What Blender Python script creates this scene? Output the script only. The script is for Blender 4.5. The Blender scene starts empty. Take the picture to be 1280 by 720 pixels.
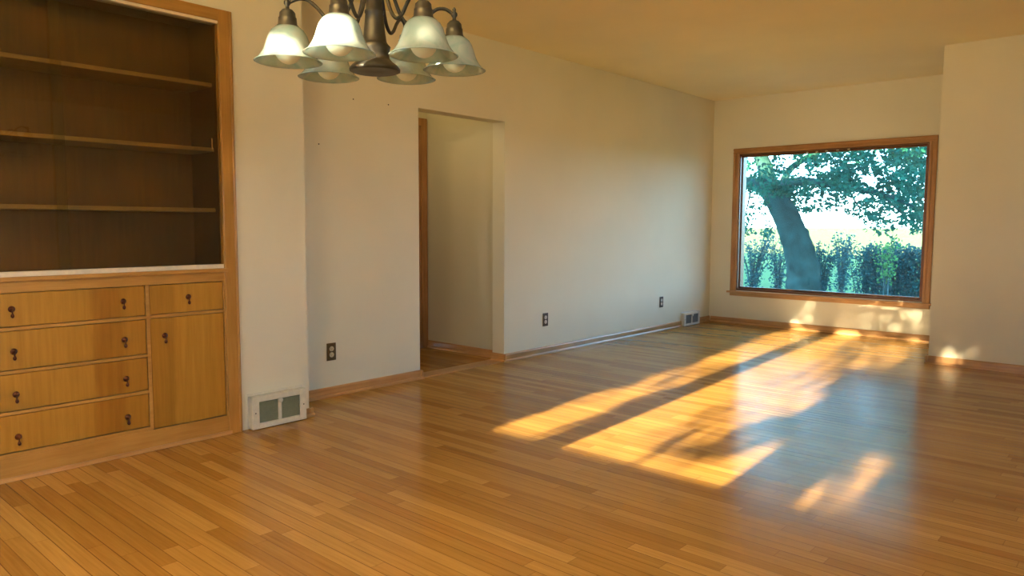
import bpy, bmesh, math, random
from mathutils import Vector, Matrix
from math import sin, cos, pi, radians as R

C = bpy.context.scene.collection
sc = bpy.context.scene
random.seed(7)

# ------------------------------------------------------------------ camera
YAW, PIT, ROL, FPX = 0.729, -0.0847, 0.0039, 923.45
CAM = Vector((4.0349, 0.0, 1.1161))
Fw = Vector((-sin(YAW)*cos(PIT), cos(YAW)*cos(PIT), sin(PIT)))
_r = Vector((cos(YAW), sin(YAW), 0)); _u = _r.cross(Fw)
Rt = _r*cos(ROL) + _u*sin(ROL)
Up = -_r*sin(ROL) + _u*cos(ROL)
cam_d = bpy.data.cameras.new('camera'); cam = bpy.data.objects.new('camera', cam_d); C.objects.link(cam)
cam_d.sensor_width = 36; cam_d.lens = 36*FPX/1280; cam_d.clip_start = 0.05; cam_d.clip_end = 2000
M3 = Matrix((Rt, Up, -Fw)).transposed()
cam.matrix_world = Matrix.Translation(CAM) @ M3.to_4x4()
sc.camera = cam

# ------------------------------------------------------------------ light and exposure
sc.view_settings.view_transform = 'Standard'; sc.view_settings.look = 'None'
sc.view_settings.gamma = 1; sc.view_settings.use_curve_mapping = False
sc.view_settings.exposure = 0.55

SKY_STR = 11.0
SUN_STR = 46.0
SUN_COL = (1.0, 0.82, 0.50)
SLOPE_X, TAN_E = -0.067, 0.176          # the sun's rays run (-0.067, 1, -0.176)

w = bpy.data.worlds.new('sky'); sc.world = w; w.use_nodes = True
nt = w.node_tree; nt.nodes.clear()
out = nt.nodes.new('ShaderNodeOutputWorld'); bg = nt.nodes.new('ShaderNodeBackground')
tc = nt.nodes.new('ShaderNodeTexCoord'); sep = nt.nodes.new('ShaderNodeSeparateXYZ'); cr = nt.nodes.new('ShaderNodeValToRGB')
nt.links.new(tc.outputs['Generated'], sep.inputs[0]); nt.links.new(sep.outputs['Z'], cr.inputs[0])
cr.color_ramp.elements[0].position = 0.0; cr.color_ramp.elements[0].color = (0.86, 0.92, 0.92, 1)
cr.color_ramp.elements[1].position = 0.6; cr.color_ramp.elements[1].color = (0.20, 0.40, 0.74, 1)
e = cr.color_ramp.elements.new(0.10); e.color = (0.42, 0.67, 1.0, 1)
nt.links.new(cr.outputs[0], bg.inputs[0]); bg.inputs[1].default_value = SKY_STR
nt.links.new(bg.outputs[0], out.inputs[0])

sd = bpy.data.lights.new('sun', 'SUN'); sd.energy = SUN_STR; sd.color = SUN_COL; sd.angle = R(0.53)
so = bpy.data.objects.new('sun', sd); C.objects.link(so)
so.rotation_euler = Vector((SLOPE_X, 1, -TAN_E)).to_track_quat('-Z', 'Y').to_euler()
so.location = (3, -30, 8)

def area(name, loc, direction, sx, sy, power, col, portal=False):
    d = bpy.data.lights.new(name, 'AREA'); d.shape = 'RECTANGLE'; d.size = sx; d.size_y = sy
    d.energy = power; d.color = col
    if portal: d.cycles.is_portal = True
    o = bpy.data.objects.new(name, d); C.objects.link(o); o.location = loc
    o.rotation_euler = Vector(direction).to_track_quat('-Z', 'Y').to_euler()
    return o
area('window_portal', (1.29, 8.2, 1.17), (0, -1, 0), 2.0, 1.6, 1, (1, 1, 1), True)
area('window_portal', (2.5, -1.4, 1.43), (0, 1, 0), 2.2, 1.6, 1, (1, 1, 1), True)
area('window_portal', (6.7, 0.45, 1.55), (-1, 0, 0), 1.4, 1.2, 1, (1, 1, 1), True)  # portal of the added side window
# added warm fill light behind the camera, under the ceiling, and the lamp of the hall
WARM_FILL, HALL_LAMP = 130.0, 4.0
area('warm_fill_light', (3.0, -0.4, 2.40), (0, 0.3, 1), 0.8, 0.5, WARM_FILL, (1.0, 0.73, 0.36))
pl = bpy.data.lights.new('hall_lamp_light', 'POINT'); pl.energy = HALL_LAMP; pl.color = (1.0, 0.80, 0.40); pl.shadow_soft_size = 0.12
po = bpy.data.objects.new('hall_lamp_light', pl); C.objects.link(po); po.location = (-0.62, 3.5, 2.3)

# ------------------------------------------------------------------ node helpers
def newmat(name):
    m = bpy.data.materials.new(name); m.use_nodes = True
    n = m.node_tree; b = n.nodes['Principled BSDF']
    return m, n, b
def N(n, t, **kw):
    x = n.nodes.new(t)
    for k, v in kw.items(): setattr(x, k, v)
    return x
def L(n, a, b): n.links.new(a, b)
def math_(n, op, a, b=None, c=None):
    x = N(n, 'ShaderNodeMath', operation=op)
    for i, v in enumerate((a, b, c)):
        if v is None: continue
        if isinstance(v, (int, float)): x.inputs[i].default_value = v
        else: L(n, v, x.inputs[i])
    return x.outputs[0]
def ramp(n, fac, stops):
    x = N(n, 'ShaderNodeValToRGB'); L(n, fac, x.inputs[0]); el = x.color_ramp.elements
    el[0].position, el[0].color = stops[0][0], (*stops[0][1], 1)
    el[1].position, el[1].color = stops[-1][0], (*stops[-1][1], 1)
    for p, c in stops[1:-1]:
        e = el.new(p); e.color = (*c, 1)
    return x.outputs[0]
def mix(n, mode, f, a, b):
    x = N(n, 'ShaderNodeMix', data_type='RGBA', blend_type=mode)
    for i, v in ((0, f), (6, a), (7, b)):
        if isinstance(v, (int, float)): x.inputs[i].default_value = v
        elif isinstance(v, tuple): x.inputs[i].default_value = (*v, 1)
        else: L(n, v, x.inputs[i])
    return x.outputs[2]
def coords(n, scale=(1, 1, 1), kind='Object'):
    t = N(n, 'ShaderNodeTexCoord'); mp = N(n, 'ShaderNodeMapping'); mp.inputs['Scale'].default_value = scale
    L(n, t.outputs[kind], mp.inputs[0]); return mp.outputs[0]
def noise(n, vec, scale, detail=3, rough=0.5):
    x = N(n, 'ShaderNodeTexNoise'); x.inputs['Scale'].default_value = scale; x.inputs['Detail'].default_value = detail
    x.inputs['Roughness'].default_value = rough; L(n, vec, x.inputs['Vector']); return x.outputs['Fac']
def bump(n, b, h, strength, dist=0.01):
    x = N(n, 'ShaderNodeBump'); x.inputs['Strength'].default_value = strength; x.inputs['Distance'].default_value = dist
    L(n, h, x.inputs['Height']); L(n, x.outputs[0], b.inputs['Normal'])

def paint(name, col, bs=0.25, sc_=160):
    m, n, b = newmat(name); v = coords(n)
    c = ramp(n, noise(n, v, 1.3, 3), [(0.3, tuple(x*0.96 for x in col)), (0.7, tuple(min(1, x*1.03) for x in col))])
    L(n, c, b.inputs['Base Color']); b.inputs['Roughness'].default_value = 0.75; b.inputs['Specular IOR Level'].default_value = 0.25
    bump(n, b, noise(n, v, sc_, 3, 0.6), bs, 0.003); return m
def wood(name, dark, light, rough=0.32, axis='z', scale=1.0, spec=0.5):
    m, n, b = newmat(name)
    s = {'z': (26, 26, 1.6), 'y': (26, 1.6, 26), 'x': (1.6, 26, 26)}[axis]
    v = coords(n, tuple(k*scale for k in s))
    g = noise(n, v, 2.2, 5, 0.6)
    v2 = coords(n, (3, 3, 3)); g2 = noise(n, v2, 1.2, 2)
    c = ramp(n, g, [(0.25, dark), (0.75, light)])
    c2 = ramp(n, g2, [(0.3, (0.84, 0.82, 0.78)), (0.7, (1.06, 1.05, 1.02))])
    L(n, mix(n, 'MULTIPLY', 1.0, c, c2), b.inputs['Base Color'])
    b.inputs['Roughness'].default_value = rough; b.inputs['Specular IOR Level'].default_value = spec
    bump(n, b, g, 0.05, 0.002); return m
def plain(name, col, rough=0.5, metal=0.0, nz=0.06, sc_=40):
    m, n, b = newmat(name); v = coords(n)
    c = ramp(n, noise(n, v, sc_, 3), [(0.3, tuple(x*(1-nz) for x in col)), (0.7, tuple(min(1, x*(1+nz)) for x in col))])
    L(n, c, b.inputs['Base Color']); b.inputs['Roughness'].default_value = rough; b.inputs['Metallic'].default_value = metal
    return m

# ------------------------------------------------------------------ materials
M = {}
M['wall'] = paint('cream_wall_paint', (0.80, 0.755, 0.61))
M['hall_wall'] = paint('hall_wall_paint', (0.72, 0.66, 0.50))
M['ceiling'] = paint('textured_ceiling_paint', (0.90, 0.82, 0.58), 0.5, 90)
M['trim'] = wood('varnished_trim', (0.42, 0.22, 0.085), (0.62, 0.36, 0.16), 0.28, 'y')
M['trim_x'] = wood('varnished_trim_lengthwise', (0.42, 0.22, 0.085), (0.62, 0.36, 0.16), 0.28, 'x')
M['casing'] = wood('window_casing_pine', (0.36, 0.165, 0.055), (0.56, 0.29, 0.11), 0.32, 'z')
M['casing_x'] = wood('window_casing_pine_crosswise', (0.36, 0.165, 0.055), (0.56, 0.29, 0.11), 0.32, 'x')
M['sash'] = wood('dark_sash_wood', (0.13, 0.045, 0.015), (0.20, 0.075, 0.028), 0.35, 'x')
M['birch'] = wood('birch_face_frame', (0.36, 0.185, 0.045), (0.49, 0.275, 0.080), 0.3, 'z')
M['birch_y'] = wood('birch_rail', (0.36, 0.185, 0.045), (0.49, 0.275, 0.080), 0.3, 'y')
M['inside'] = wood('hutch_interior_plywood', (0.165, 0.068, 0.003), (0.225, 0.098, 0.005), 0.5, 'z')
M['shelf'] = wood('hutch_shelf_edge', (0.38, 0.22, 0.05), (0.48, 0.29, 0.08), 0.45, 'y')
M['track'] = plain('pale_track', (0.78, 0.66, 0.50), 0.4)
M['bronze'] = plain('dark_bronze_metal', (0.050, 0.047, 0.042), 0.42, 0.5, 0.2)
M['pull'] = plain('antique_copper_pull', (0.10, 0.035, 0.02), 0.35, 0.8, 0.3, 200)
M['vent'] = plain('ivory_painted_steel', (0.72, 0.68, 0.56), 0.45)
M['vent_white'] = plain('white_painted_steel', (0.74, 0.73, 0.70), 0.45)
M['louver'] = plain('green_grey_louver', (0.24, 0.27, 0.20), 0.5)
M['louver_grey'] = plain('grey_louver', (0.20, 0.21, 0.22), 0.5)
M['dark'] = plain('dark_cavity', (0.02, 0.018, 0.014), 0.8)
M['plate_bronze'] = plain('brown_outlet_plate', (0.10, 0.07, 0.03), 0.35, 0.3)
M['plate_black'] = plain('blackish_outlet_plate', (0.045, 0.028, 0.022), 0.35, 0.2)
M['ivory'] = plain('ivory_receptacle', (0.62, 0.54, 0.36), 0.35)
M['whiteplastic'] = plain('white_receptacle', (0.62, 0.58, 0.54), 0.35)
M['ext'] = plain('house_siding', (0.55, 0.55, 0.52), 0.8)
M['roof'] = plain('roof_shingles', (0.12, 0.11, 0.10), 0.9)
M['bark'] = plain('grey_bark', (0.022, 0.050, 0.046), 0.9, 0, 0.5, 3.5)
M['stem'] = plain('shrub_stem', (0.05, 0.085, 0.085), 0.9, 0, 0.3, 7)

for k_ in ('bark', 'stem'): M[k_].node_tree.nodes['Principled BSDF'].inputs['Specular IOR Level'].default_value = 0.0

def veneer():
    """birch plywood fronts: upright bands of lighter and darker tone, grain running upright"""
    m, n, b = newmat('birch_veneer')
    v = coords(n, (26, 26, 1.6)); g = noise(n, v, 2.0, 5, 0.6)
    c = ramp(n, g, [(0.25, (0.31, 0.155, 0.022)), (0.75, (0.42, 0.225, 0.038))])
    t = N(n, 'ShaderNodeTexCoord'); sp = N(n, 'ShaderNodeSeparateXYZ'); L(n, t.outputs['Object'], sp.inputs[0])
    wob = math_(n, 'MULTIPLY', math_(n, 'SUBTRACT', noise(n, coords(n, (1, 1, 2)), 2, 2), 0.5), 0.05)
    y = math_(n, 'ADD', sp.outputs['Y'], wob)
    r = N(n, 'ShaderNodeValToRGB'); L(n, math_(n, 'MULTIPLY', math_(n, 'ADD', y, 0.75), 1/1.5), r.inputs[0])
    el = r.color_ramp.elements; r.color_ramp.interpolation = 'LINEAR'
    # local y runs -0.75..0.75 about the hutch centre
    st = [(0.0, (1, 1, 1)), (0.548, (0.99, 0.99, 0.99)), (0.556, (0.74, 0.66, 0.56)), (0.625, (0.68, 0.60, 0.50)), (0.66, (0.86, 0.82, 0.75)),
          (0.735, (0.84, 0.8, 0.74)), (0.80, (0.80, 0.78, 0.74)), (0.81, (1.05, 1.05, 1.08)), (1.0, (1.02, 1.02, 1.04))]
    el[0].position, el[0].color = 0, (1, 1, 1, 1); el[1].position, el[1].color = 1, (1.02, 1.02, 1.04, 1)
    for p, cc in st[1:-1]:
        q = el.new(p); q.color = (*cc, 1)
    L(n, mix(n, 'MULTIPLY', 1.0, c, r.outputs[0]), b.inputs['Base Color'])
    b.inputs['Roughness'].default_value = 0.3
    bump(n, b, g, 0.03, 0.002); return m
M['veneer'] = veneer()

def floor_mat():
    m, n, b = newmat('oak_strip_floor')
    t = N(n, 'ShaderNodeTexCoord'); sp = N(n, 'ShaderNodeSeparateXYZ'); L(n, t.outputs['Object'], sp.inputs[0])
    v = math_(n, 'DIVIDE', sp.outputs['Y'], 0.0572)
    row = math_(n, 'FLOOR', v); fv = math_(n, 'FRACT', v)
    wn = N(n, 'ShaderNodeTexWhiteNoise', noise_dimensions='1D'); L(n, row, wn.inputs['W'])
    u = math_(n, 'ADD', math_(n, 'DIVIDE', sp.outputs['X'], 0.95), math_(n, 'MULTIPLY', wn.outputs['Value'], 17.3))
    # uneven board lengths
    pid = math_(n, 'FLOOR', u); fu = math_(n, 'FRACT', u)
    cb = N(n, 'ShaderNodeCombineXYZ'); L(n, row, cb.inputs[0]); L(n, pid, cb.inputs[1])
    wn2 = N(n, 'ShaderNodeTexWhiteNoise', noise_dimensions='3D'); L(n, cb.outputs[0], wn2.inputs['Vector'])
    rnd = wn2.outputs['Value']
    base = ramp(n, rnd, [(0.0, (0.37, 0.190, 0.042)), (0.3, (0.43, 0.228, 0.052)), (0.6, (0.49, 0.270, 0.066)), (0.92, (0.55, 0.315, 0.085)), (1.0, (0.40, 0.19, 0.04))])
    # grain along x, shifted per board
    mp = N(n, 'ShaderNodeCombineXYZ')
    L(n, math_(n, 'MULTIPLY', sp.outputs['X'], 2.2), mp.inputs[0]); L(n, math_(n, 'MULTIPLY', sp.outputs['Y'], 60), mp.inputs[1]); L(n, math_(n, 'MULTIPLY', rnd, 40), mp.inputs[2])
    g = noise(n, mp.outputs[0], 1.4, 5, 0.62)
    gc = ramp(n, g, [(0.25, (0.80, 0.76, 0.70)), (0.7, (1.08, 1.07, 1.05))])
    col = mix(n, 'MULTIPLY', 1.0, base, gc)
    # broad wear
    wear = ramp(n, noise(n, coords(n, (0.5, 1.3, 1)), 1.1, 3), [(0.3, (0.86, 0.83, 0.80)), (0.7, (1.05, 1.04, 1.02))])
    col = mix(n, 'MULTIPLY', 1.0, col, wear)
    # seams
    d = math_(n, 'MINIMUM', fv, math_(n, 'SUBTRACT', 1.0, fv))
    gap = math_(n, 'LESS_THAN', d, 0.028)
    du = math_(n, 'MINIMUM', fu, math_(n, 'SUBTRACT', 1.0, fu)); gap2 = math_(n, 'LESS_THAN', du, 0.0016)
    gw = math_(n, 'MAXIMUM', math_(n, 'MULTIPLY', gap, math_(n, 'MULTIPLY', math_(n, 'ADD', 0.35, wn.outputs['Value']), 0.75)), math_(n, 'MULTIPLY', gap2, 0.35))
    col = mix(n, 'MIX', gw, col, (0.13, 0.05, 0.012))
    # worm pits and a scorch
    vo = N(n, 'ShaderNodeTexVoronoi'); vo.inputs['Scale'].default_value = 5.5; L(n, coords(n, (1, 1, 1)), vo.inputs['Vector'])
    pit = math_(n, 'LESS_THAN', vo.outputs['Distance'], 0.022)
    col = mix(n, 'MIX', math_(n, 'MULTIPLY', pit, 0.55), col, (0.10, 0.035, 0.01))
    L(n, col, b.inputs['Base Color'])
    b.inputs['Roughness'].default_value = 0.20; b.inputs['Specular IOR Level'].default_value = 0.28
    # each board slightly cupped and tilted
    cup = math_(n, 'MULTIPLY', math_(n, 'POWER', math_(n, 'SUBTRACT', fv, 0.5), 2), -0.5)
    tilt = math_(n, 'MULTIPLY', math_(n, 'MULTIPLY', math_(n, 'SUBTRACT', wn2.outputs['Value'], 0.5), fv), 0.5)
    wav = math_(n, 'MULTIPLY', noise(n, coords(n, (1, 6, 1)), 1.4, 2), 1.2)
    h = math_(n, 'ADD', math_(n, 'ADD', cup, tilt), math_(n, 'SUBTRACT', wav, math_(n, 'MULTIPLY', gap, 0.5)))
    bump(n, b, h, 0.22, 0.004)
    return m
M['floor'] = floor_mat()

def glass_mat(name, tint, haze=0.0, refl=1.0):
    m = bpy.data.materials.new(name); m.use_nodes = True; n = m.node_tree; n.nodes.clear()
    o = N(n, 'ShaderNodeOutputMaterial'); tr = N(n, 'ShaderNodeBsdfTransparent'); tr.inputs[0].default_value = (*tint, 1)
    gl = N(n, 'ShaderNodeBsdfGlossy'); gl.inputs['Roughness'].default_value = 0.02
    fr = N(n, 'ShaderNodeFresnel'); fr.inputs[0].default_value = 1.5
    last = tr.outputs[0]
    if haze:  # milky layer mixed into the pane to imitate glare haze
        df = N(n, 'ShaderNodeBsdfDiffuse'); df.inputs[0].default_value = (0.8, 0.85, 0.85, 1)
        tl = N(n, 'ShaderNodeBsdfTranslucent'); tl.inputs[0].default_value = (0.75, 0.9, 0.95, 1)
        mx = N(n, 'ShaderNodeMixShader'); mx.inputs[0].default_value = 0.75; L(n, df.outputs[0], mx.inputs[1]); L(n, tl.outputs[0], mx.inputs[2])
        m2 = N(n, 'ShaderNodeMixShader')
        f = math_(n, 'MULTIPLY', ramp(n, noise(n, coords(n), 4, 4), [(0.2, (0.6, 0.6, 0.6)), (0.8, (1.2, 1.2, 1.2))]), haze)
        L(n, f, m2.inputs[0]); L(n, last, m2.inputs[1]); L(n, mx.outputs[0], m2.inputs[2]); last = m2.outputs[0]
    m3 = N(n, 'ShaderNodeMixShader'); L(n, math_(n, 'MULTIPLY', fr.outputs[0], refl), m3.inputs[0]); L(n, last, m3.inputs[1]); L(n, gl.outputs[0], m3.inputs[2])
    L(n, m3.outputs[0], o.inputs[0]); return m
M['glass'] = glass_mat('window_glass', (0.84, 0.99, 0.985), 0.008, 0.8)
M['hutch_glass'] = glass_mat('sliding_door_glass', (0.92, 0.90, 0.80), 0.0, 0.9)

def shade_mat():
    m = bpy.data.materials.new('alabaster_glass'); m.use_nodes = True; n = m.node_tree; n.nodes.clear()
    o = N(n, 'ShaderNodeOutputMaterial'); v = coords(n, (1, 1, 1))
    w_ = N(n, 'ShaderNodeTexNoise'); w_.inputs['Scale'].default_value = 14; w_.inputs['Detail'].default_value = 4; w_.inputs['Distortion'].default_value = 2.5
    L(n, v, w_.inputs['Vector'])
    c = ramp(n, w_.outputs['Fac'], [(0.3, (0.58, 0.82, 0.85)), (0.5, (0.74, 0.92, 0.94)), (0.75, (0.88, 0.98, 1.0))])
    df = N(n, 'ShaderNodeBsdfDiffuse'); L(n, c, df.inputs[0])
    tl = N(n, 'ShaderNodeBsdfTranslucent'); L(n, c, tl.inputs[0])
    mx = N(n, 'ShaderNodeMixShader'); mx.inputs[0].default_value = 0.5; L(n, df.outputs[0], mx.inputs[1]); L(n, tl.outputs[0], mx.inputs[2])
    tr = N(n, 'ShaderNodeBsdfTransparent'); tr.inputs[0].default_value = (0.9, 0.97, 0.95, 1)
    m1 = N(n, 'ShaderNodeMixShader'); m1.inputs[0].default_value = 0.22; L(n, mx.outputs[0], m1.inputs[1]); L(n, tr.outputs[0], m1.inputs[2])
    gl = N(n, 'ShaderNodeBsdfGlossy'); gl.inputs['Roughness'].default_value = 0.12
    fr = N(n, 'ShaderNodeFresnel'); fr.inputs[0].default_value = 1.5
    m2 = N(n, 'ShaderNodeMixShader'); L(n, fr.outputs[0], m2.inputs[0]); L(n, m1.outputs[0], m2.inputs[1]); L(n, gl.outputs[0], m2.inputs[2])
    L(n, m2.outputs[0], o.inputs[0]); return m
M['shade'] = shade_mat()
M['bulb'] = plain('frosted_bulb_glass', (0.80, 0.88, 0.87), 0.3, 0, 0.02)

def leaf_mat(name, a, b_, trans=0.35):
    m = bpy.data.materials.new(name); m.use_nodes = True; n = m.node_tree; n.nodes.clear()
    o = N(n, 'ShaderNodeOutputMaterial')
    c = ramp(n, noise(n, coords(n), 2.5, 3), [(0.3, a), (0.7, b_)])
    df = N(n, 'ShaderNodeBsdfDiffuse'); L(n, c, df.inputs[0]); tl = N(n, 'ShaderNodeBsdfTranslucent'); L(n, c, tl.inputs[0])
    mx = N(n, 'ShaderNodeMixShader'); mx.inputs[0].default_value = trans; L(n, df.outputs[0], mx.inputs[1]); L(n, tl.outputs[0], mx.inputs[2])
    L(n, mx.outputs[0], o.inputs[0]); return m
M['leaf'] = leaf_mat('tree_leaves', (0.014, 0.080, 0.060), (0.03, 0.14, 0.085))
M['shrub_leaf'] = leaf_mat('shrub_leaves', (0.02, 0.085, 0.095), (0.04, 0.13, 0.125))
M['bright_leaf'] = leaf_mat('sapling_leaves', (0.07, 0.22, 0.07), (0.13, 0.30, 0.10))

M['garden_leaf'] = leaf_mat('garden_tree_leaves', (0.02, 0.05, 0.015), (0.03, 0.08, 0.02), 0.1)
def ground_mat(name, a, b_, s=0.6):
    m, n, b = newmat(name); v = coords(n)
    g = math_(n, 'ADD', math_(n, 'MULTIPLY', noise(n, v, s, 5, 0.7), 0.6), math_(n, 'MULTIPLY', noise(n, v, s*14, 3), 0.4))
    L(n, ramp(n, g, [(0.35, a), (0.65, b_)]), b.inputs['Base Color']); b.inputs['Roughness'].default_value = 0.9
    b.inputs['Specular IOR Level'].default_value = 0.1; return m
M['lawn'] = ground_mat('lawn_grass', (0.025, 0.070, 0.010), (0.045, 0.11, 0.018))
M['field'] = ground_mat('ripe_field', (0.15, 0.125, 0.012), (0.21, 0.165, 0.022), 0.05)

# ------------------------------------------------------------------ mesh helpers
def box(bm, x0, x1, y0, y1, z0, z1):
    vs = [bm.verts.new(p) for p in ((x0, y0, z0), (x1, y0, z0), (x1, y1, z0), (x0, y1, z0), (x0, y0, z1), (x1, y0, z1), (x1, y1, z1), (x0, y1, z1))]
    for f in ((0, 3, 2, 1), (4, 5, 6, 7), (0, 1, 5, 4), (1, 2, 6, 5), (2, 3, 7, 6), (3, 0, 4, 7)):
        bm.faces.new([vs[i] for i in f])
def lathe(bm, prof, cx=0, cy=0, cz=0, seg=32, axis='z', cap=True):
    rings = []
    for r_, z in prof:
        ring = []
        for i in range(seg):
            a = 2*pi*i/seg
            p = (r_*cos(a), r_*sin(a), z)
            if axis == 'x': p = (z, r_*cos(a), r_*sin(a))
            ring.append(bm.verts.new((p[0]+cx, p[1]+cy, p[2]+cz)))
        rings.append(ring)
    for a, b in zip(rings, rings[1:]):
        for i in range(seg):
            j = (i+1) % seg; bm.faces.new((a[i], a[j], b[j], b[i]))
    if cap:
        bm.faces.new(list(reversed(rings[0]))); bm.faces.new(rings[-1])
def spline(pts, sub=6):
    P = [Vector(p) for p in pts]; o = []
    for i in range(len(P)-1):
        p0 = P[max(i-1, 0)]; p1 = P[i]; p2 = P[i+1]; p3 = P[min(i+2, len(P)-1)]
        for k in range(sub):
            t = k/sub
            o.append(0.5*((2*p1)+(-p0+p2)*t+(2*p0-5*p1+4*p2-p3)*t*t+(-p0+3*p1-3*p2+p3)*t**3))
    o.append(P[-1]); return o
def tube(bm, pts, rad, seg=10, wob=0.0):
    n = len(pts); prev = None; rings = []
    up = Vector((0.3, 0.9, 0.2)).normalized()
    for i, p in enumerate(pts):
        d = (pts[min(i+1, n-1)]-pts[max(i-1, 0)]).normalized()
        a = d.cross(up)
        if a.length < 1e-3: a = d.cross(Vector((1, 0, 0)))
        a.normalize(); b = d.cross(a)
        r_ = rad(i/(n-1)) if callable(rad) else rad
        ring = []
        for k in range(seg):
            q = 2*pi*k/seg; rr = r_*(1+wob*random.uniform(-1, 1))
            ring.append(bm.verts.new(p+a*cos(q)*rr+b*sin(q)*rr))
        rings.append(ring)
    for a, b in zip(rings, rings[1:]):
        for i in range(seg):
            j = (i+1) % seg; bm.faces.new((a[i], a[j], b[j], b[i]))
    bm.faces.new(list(reversed(rings[0]))); bm.faces.new(rings[-1])
def obj(name, bm, mat, parent=None, smooth=False, bev=0.0, offset=None):
    bmesh.ops.recalc_face_normals(bm, faces=bm.faces)
    me = bpy.data.meshes.new(name); bm.to_mesh(me); bm.free()
    o = bpy.data.objects.new(name, me); C.objects.link(o); me.materials.append(mat)
    if smooth:
        for p in me.polygons: p.use_smooth = True
    if bev:
        b = o.modifiers.new('bevel', 'BEVEL'); b.width = bev; b.segments = 2; b.limit_method = 'ANGLE'
    if parent: o.parent = parent
    return o
def boxes(*bs):
    bm = bmesh.new()
    for b in bs: box(bm, *b)
    return bm
def struct(name, bm, mat, label=None, bev=0.0, parent=None):
    o = obj(name, bm, mat, parent, bev=bev)
    if not parent: o['kind'] = 'structure'
    if label: o['label'] = label
    return o
def thing(name, label, cat, loc=(0, 0, 0), rotz=0, group=None):
    o = bpy.data.objects.new(name, None); C.objects.link(o); o.location = loc; o.rotation_euler = (0, 0, rotz)
    o.empty_display_size = 0.1
    o['label'] = label; o['category'] = cat
    if group: o['group'] = group
    return o
def pix(px, py, Y):
    """a point at depth y = Y seen in that direction from the camera"""
    d = Fw + Rt*((px-640)/FPX) - Up*((py-360)/FPX)
    return CAM + d*((Y-CAM.y)/d.y)

# ------------------------------------------------------------------ room shell
H = 2.55
XJ, YJ = 0.3285, 2.375          # chimney-breast like jog that holds the hutch
YW = 8.008; YB = -1.2; XR = 6.55
XP, YP = 2.5905, 6.755
Y1, Y2, DH = 3.516, 4.423, 1.94

struct('floor', boxes((-1.3, XR+0.1, YB-0.1, YW+0.12, -0.12, 0)), M['floor'], 'honey coloured oak strip floor')
struct('ceiling', boxes((-1.4, XR+0.15, YB-0.15, YW+0.15, H, H+0.12)), M['ceiling'], 'warm cream textured ceiling')
struct('wall_left', boxes((-0.13, 0, YJ, Y1, 0, H), (-0.13, 0, Y1, Y2, DH, H), (-0.13, 0, Y2, YW, 0, H)), M['wall'], 'long cream wall with doorway opening')
struct('wall_left_front', boxes((-0.13, XJ, YB, 0.385, 0, H), (-0.13, XJ, 1.915, YJ, 0, H), (-0.13, XJ, 0.385, 1.915, 2.19, H), (-0.13, 0.0, 0.385, 1.915, 0, 2.19)), M['wall'], 'cream wall section that surrounds the built-in hutch')
# far wall with the picture window hole
WX0, WX1, WZ0, WZ1 = 0.322, 2.252, 0.385, 1.932
struct('wall_far', boxes((-9, WX0, YW, YW+0.16, -0.1, H+0.12), (WX1, XR+0.15, YW, YW+0.16, -0.1, H+0.12), (WX0, WX1, YW, YW+0.16, -0.1, WZ0), (WX0, WX1, YW, YW+0.16, WZ1, H+0.12)), M['wall'], 'cream end wall around the picture window')
struct('wall_partition', boxes((XP, XR, YP, YP+0.12, 0, H)), M['wall'], 'cream partition wall beside the picture window')
struct('wall_right', boxes((XR, XR+0.12, YB, -0.1, 0, H), (XR, XR+0.12, 1.0, YW, 0, H), (XR, XR+0.12, -0.1, 1.0, 0, 1.0), (XR, XR+0.12, -0.1, 1.0, 2.1, H)), M['wall'])
# back wall with three window lights, through which the evening sun falls
BZ0, BZ1 = 0.722, 2.14
PANES = [(1.515, 1.93), (2.06, 2.945), (3.17, 3.46)]
bb = [(-0.13, PANES[0][0], YB-0.12, YB, 0, H), (PANES[-1][1], XR+0.12, YB-0.12, YB, 0, H), (PANES[0][0], PANES[-1][1], YB-0.12, YB, 0, BZ0), (PANES[0][0], PANES[-1][1], YB-0.12, YB, BZ1, H)]
for a, b in zip(PANES, PANES[1:]): bb.append((a[1], b[0], YB-0.12, YB, BZ0, BZ1))
struct('wall_back', boxes(*bb), M['wall'])
# hall behind the opening
HX = -1.018; HY = 4.50
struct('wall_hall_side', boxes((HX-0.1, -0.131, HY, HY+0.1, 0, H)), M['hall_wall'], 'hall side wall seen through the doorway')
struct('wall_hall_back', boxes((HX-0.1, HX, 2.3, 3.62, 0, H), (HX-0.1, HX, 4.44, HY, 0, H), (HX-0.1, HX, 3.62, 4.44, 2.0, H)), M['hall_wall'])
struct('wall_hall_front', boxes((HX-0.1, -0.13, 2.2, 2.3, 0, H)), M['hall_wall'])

# door in the hall: brown casing and leaf
d1 = struct('door_1', boxes((HX-0.06, HX-0.025, 3.65, 4.41, 0.01, 1.97)), M['sash'], 'dark brown door at the end of the hall')
obj('door_casing', boxes((HX, HX+0.018, 4.42, 4.49, 0, 2.06), (HX, HX+0.018, 3.57, 3.64, 0, 2.06), (HX, HX+0.018, 3.64, 4.42, 1.99, 2.06), (HX-0.1, HX, 4.41, 4.44, 0, 2.0), (HX-0.1, HX, 3.62, 3.65, 0, 2.0), (HX-0.1, HX, 3.65, 4.41, 1.97, 2.0)), M['casing'], d1, bev=0.003)
bmk = bmesh.new(); lathe(bmk, [(0.008, 0), (0.008, 0.03), (0.022, 0.035), (0.026, 0.05), (0.02, 0.062), (0.001, 0.064)], HX-0.025, 4.32, 0.95, 16, 'x')
obj('door_knob', bmk, M['bronze'], d1, True)

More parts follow.
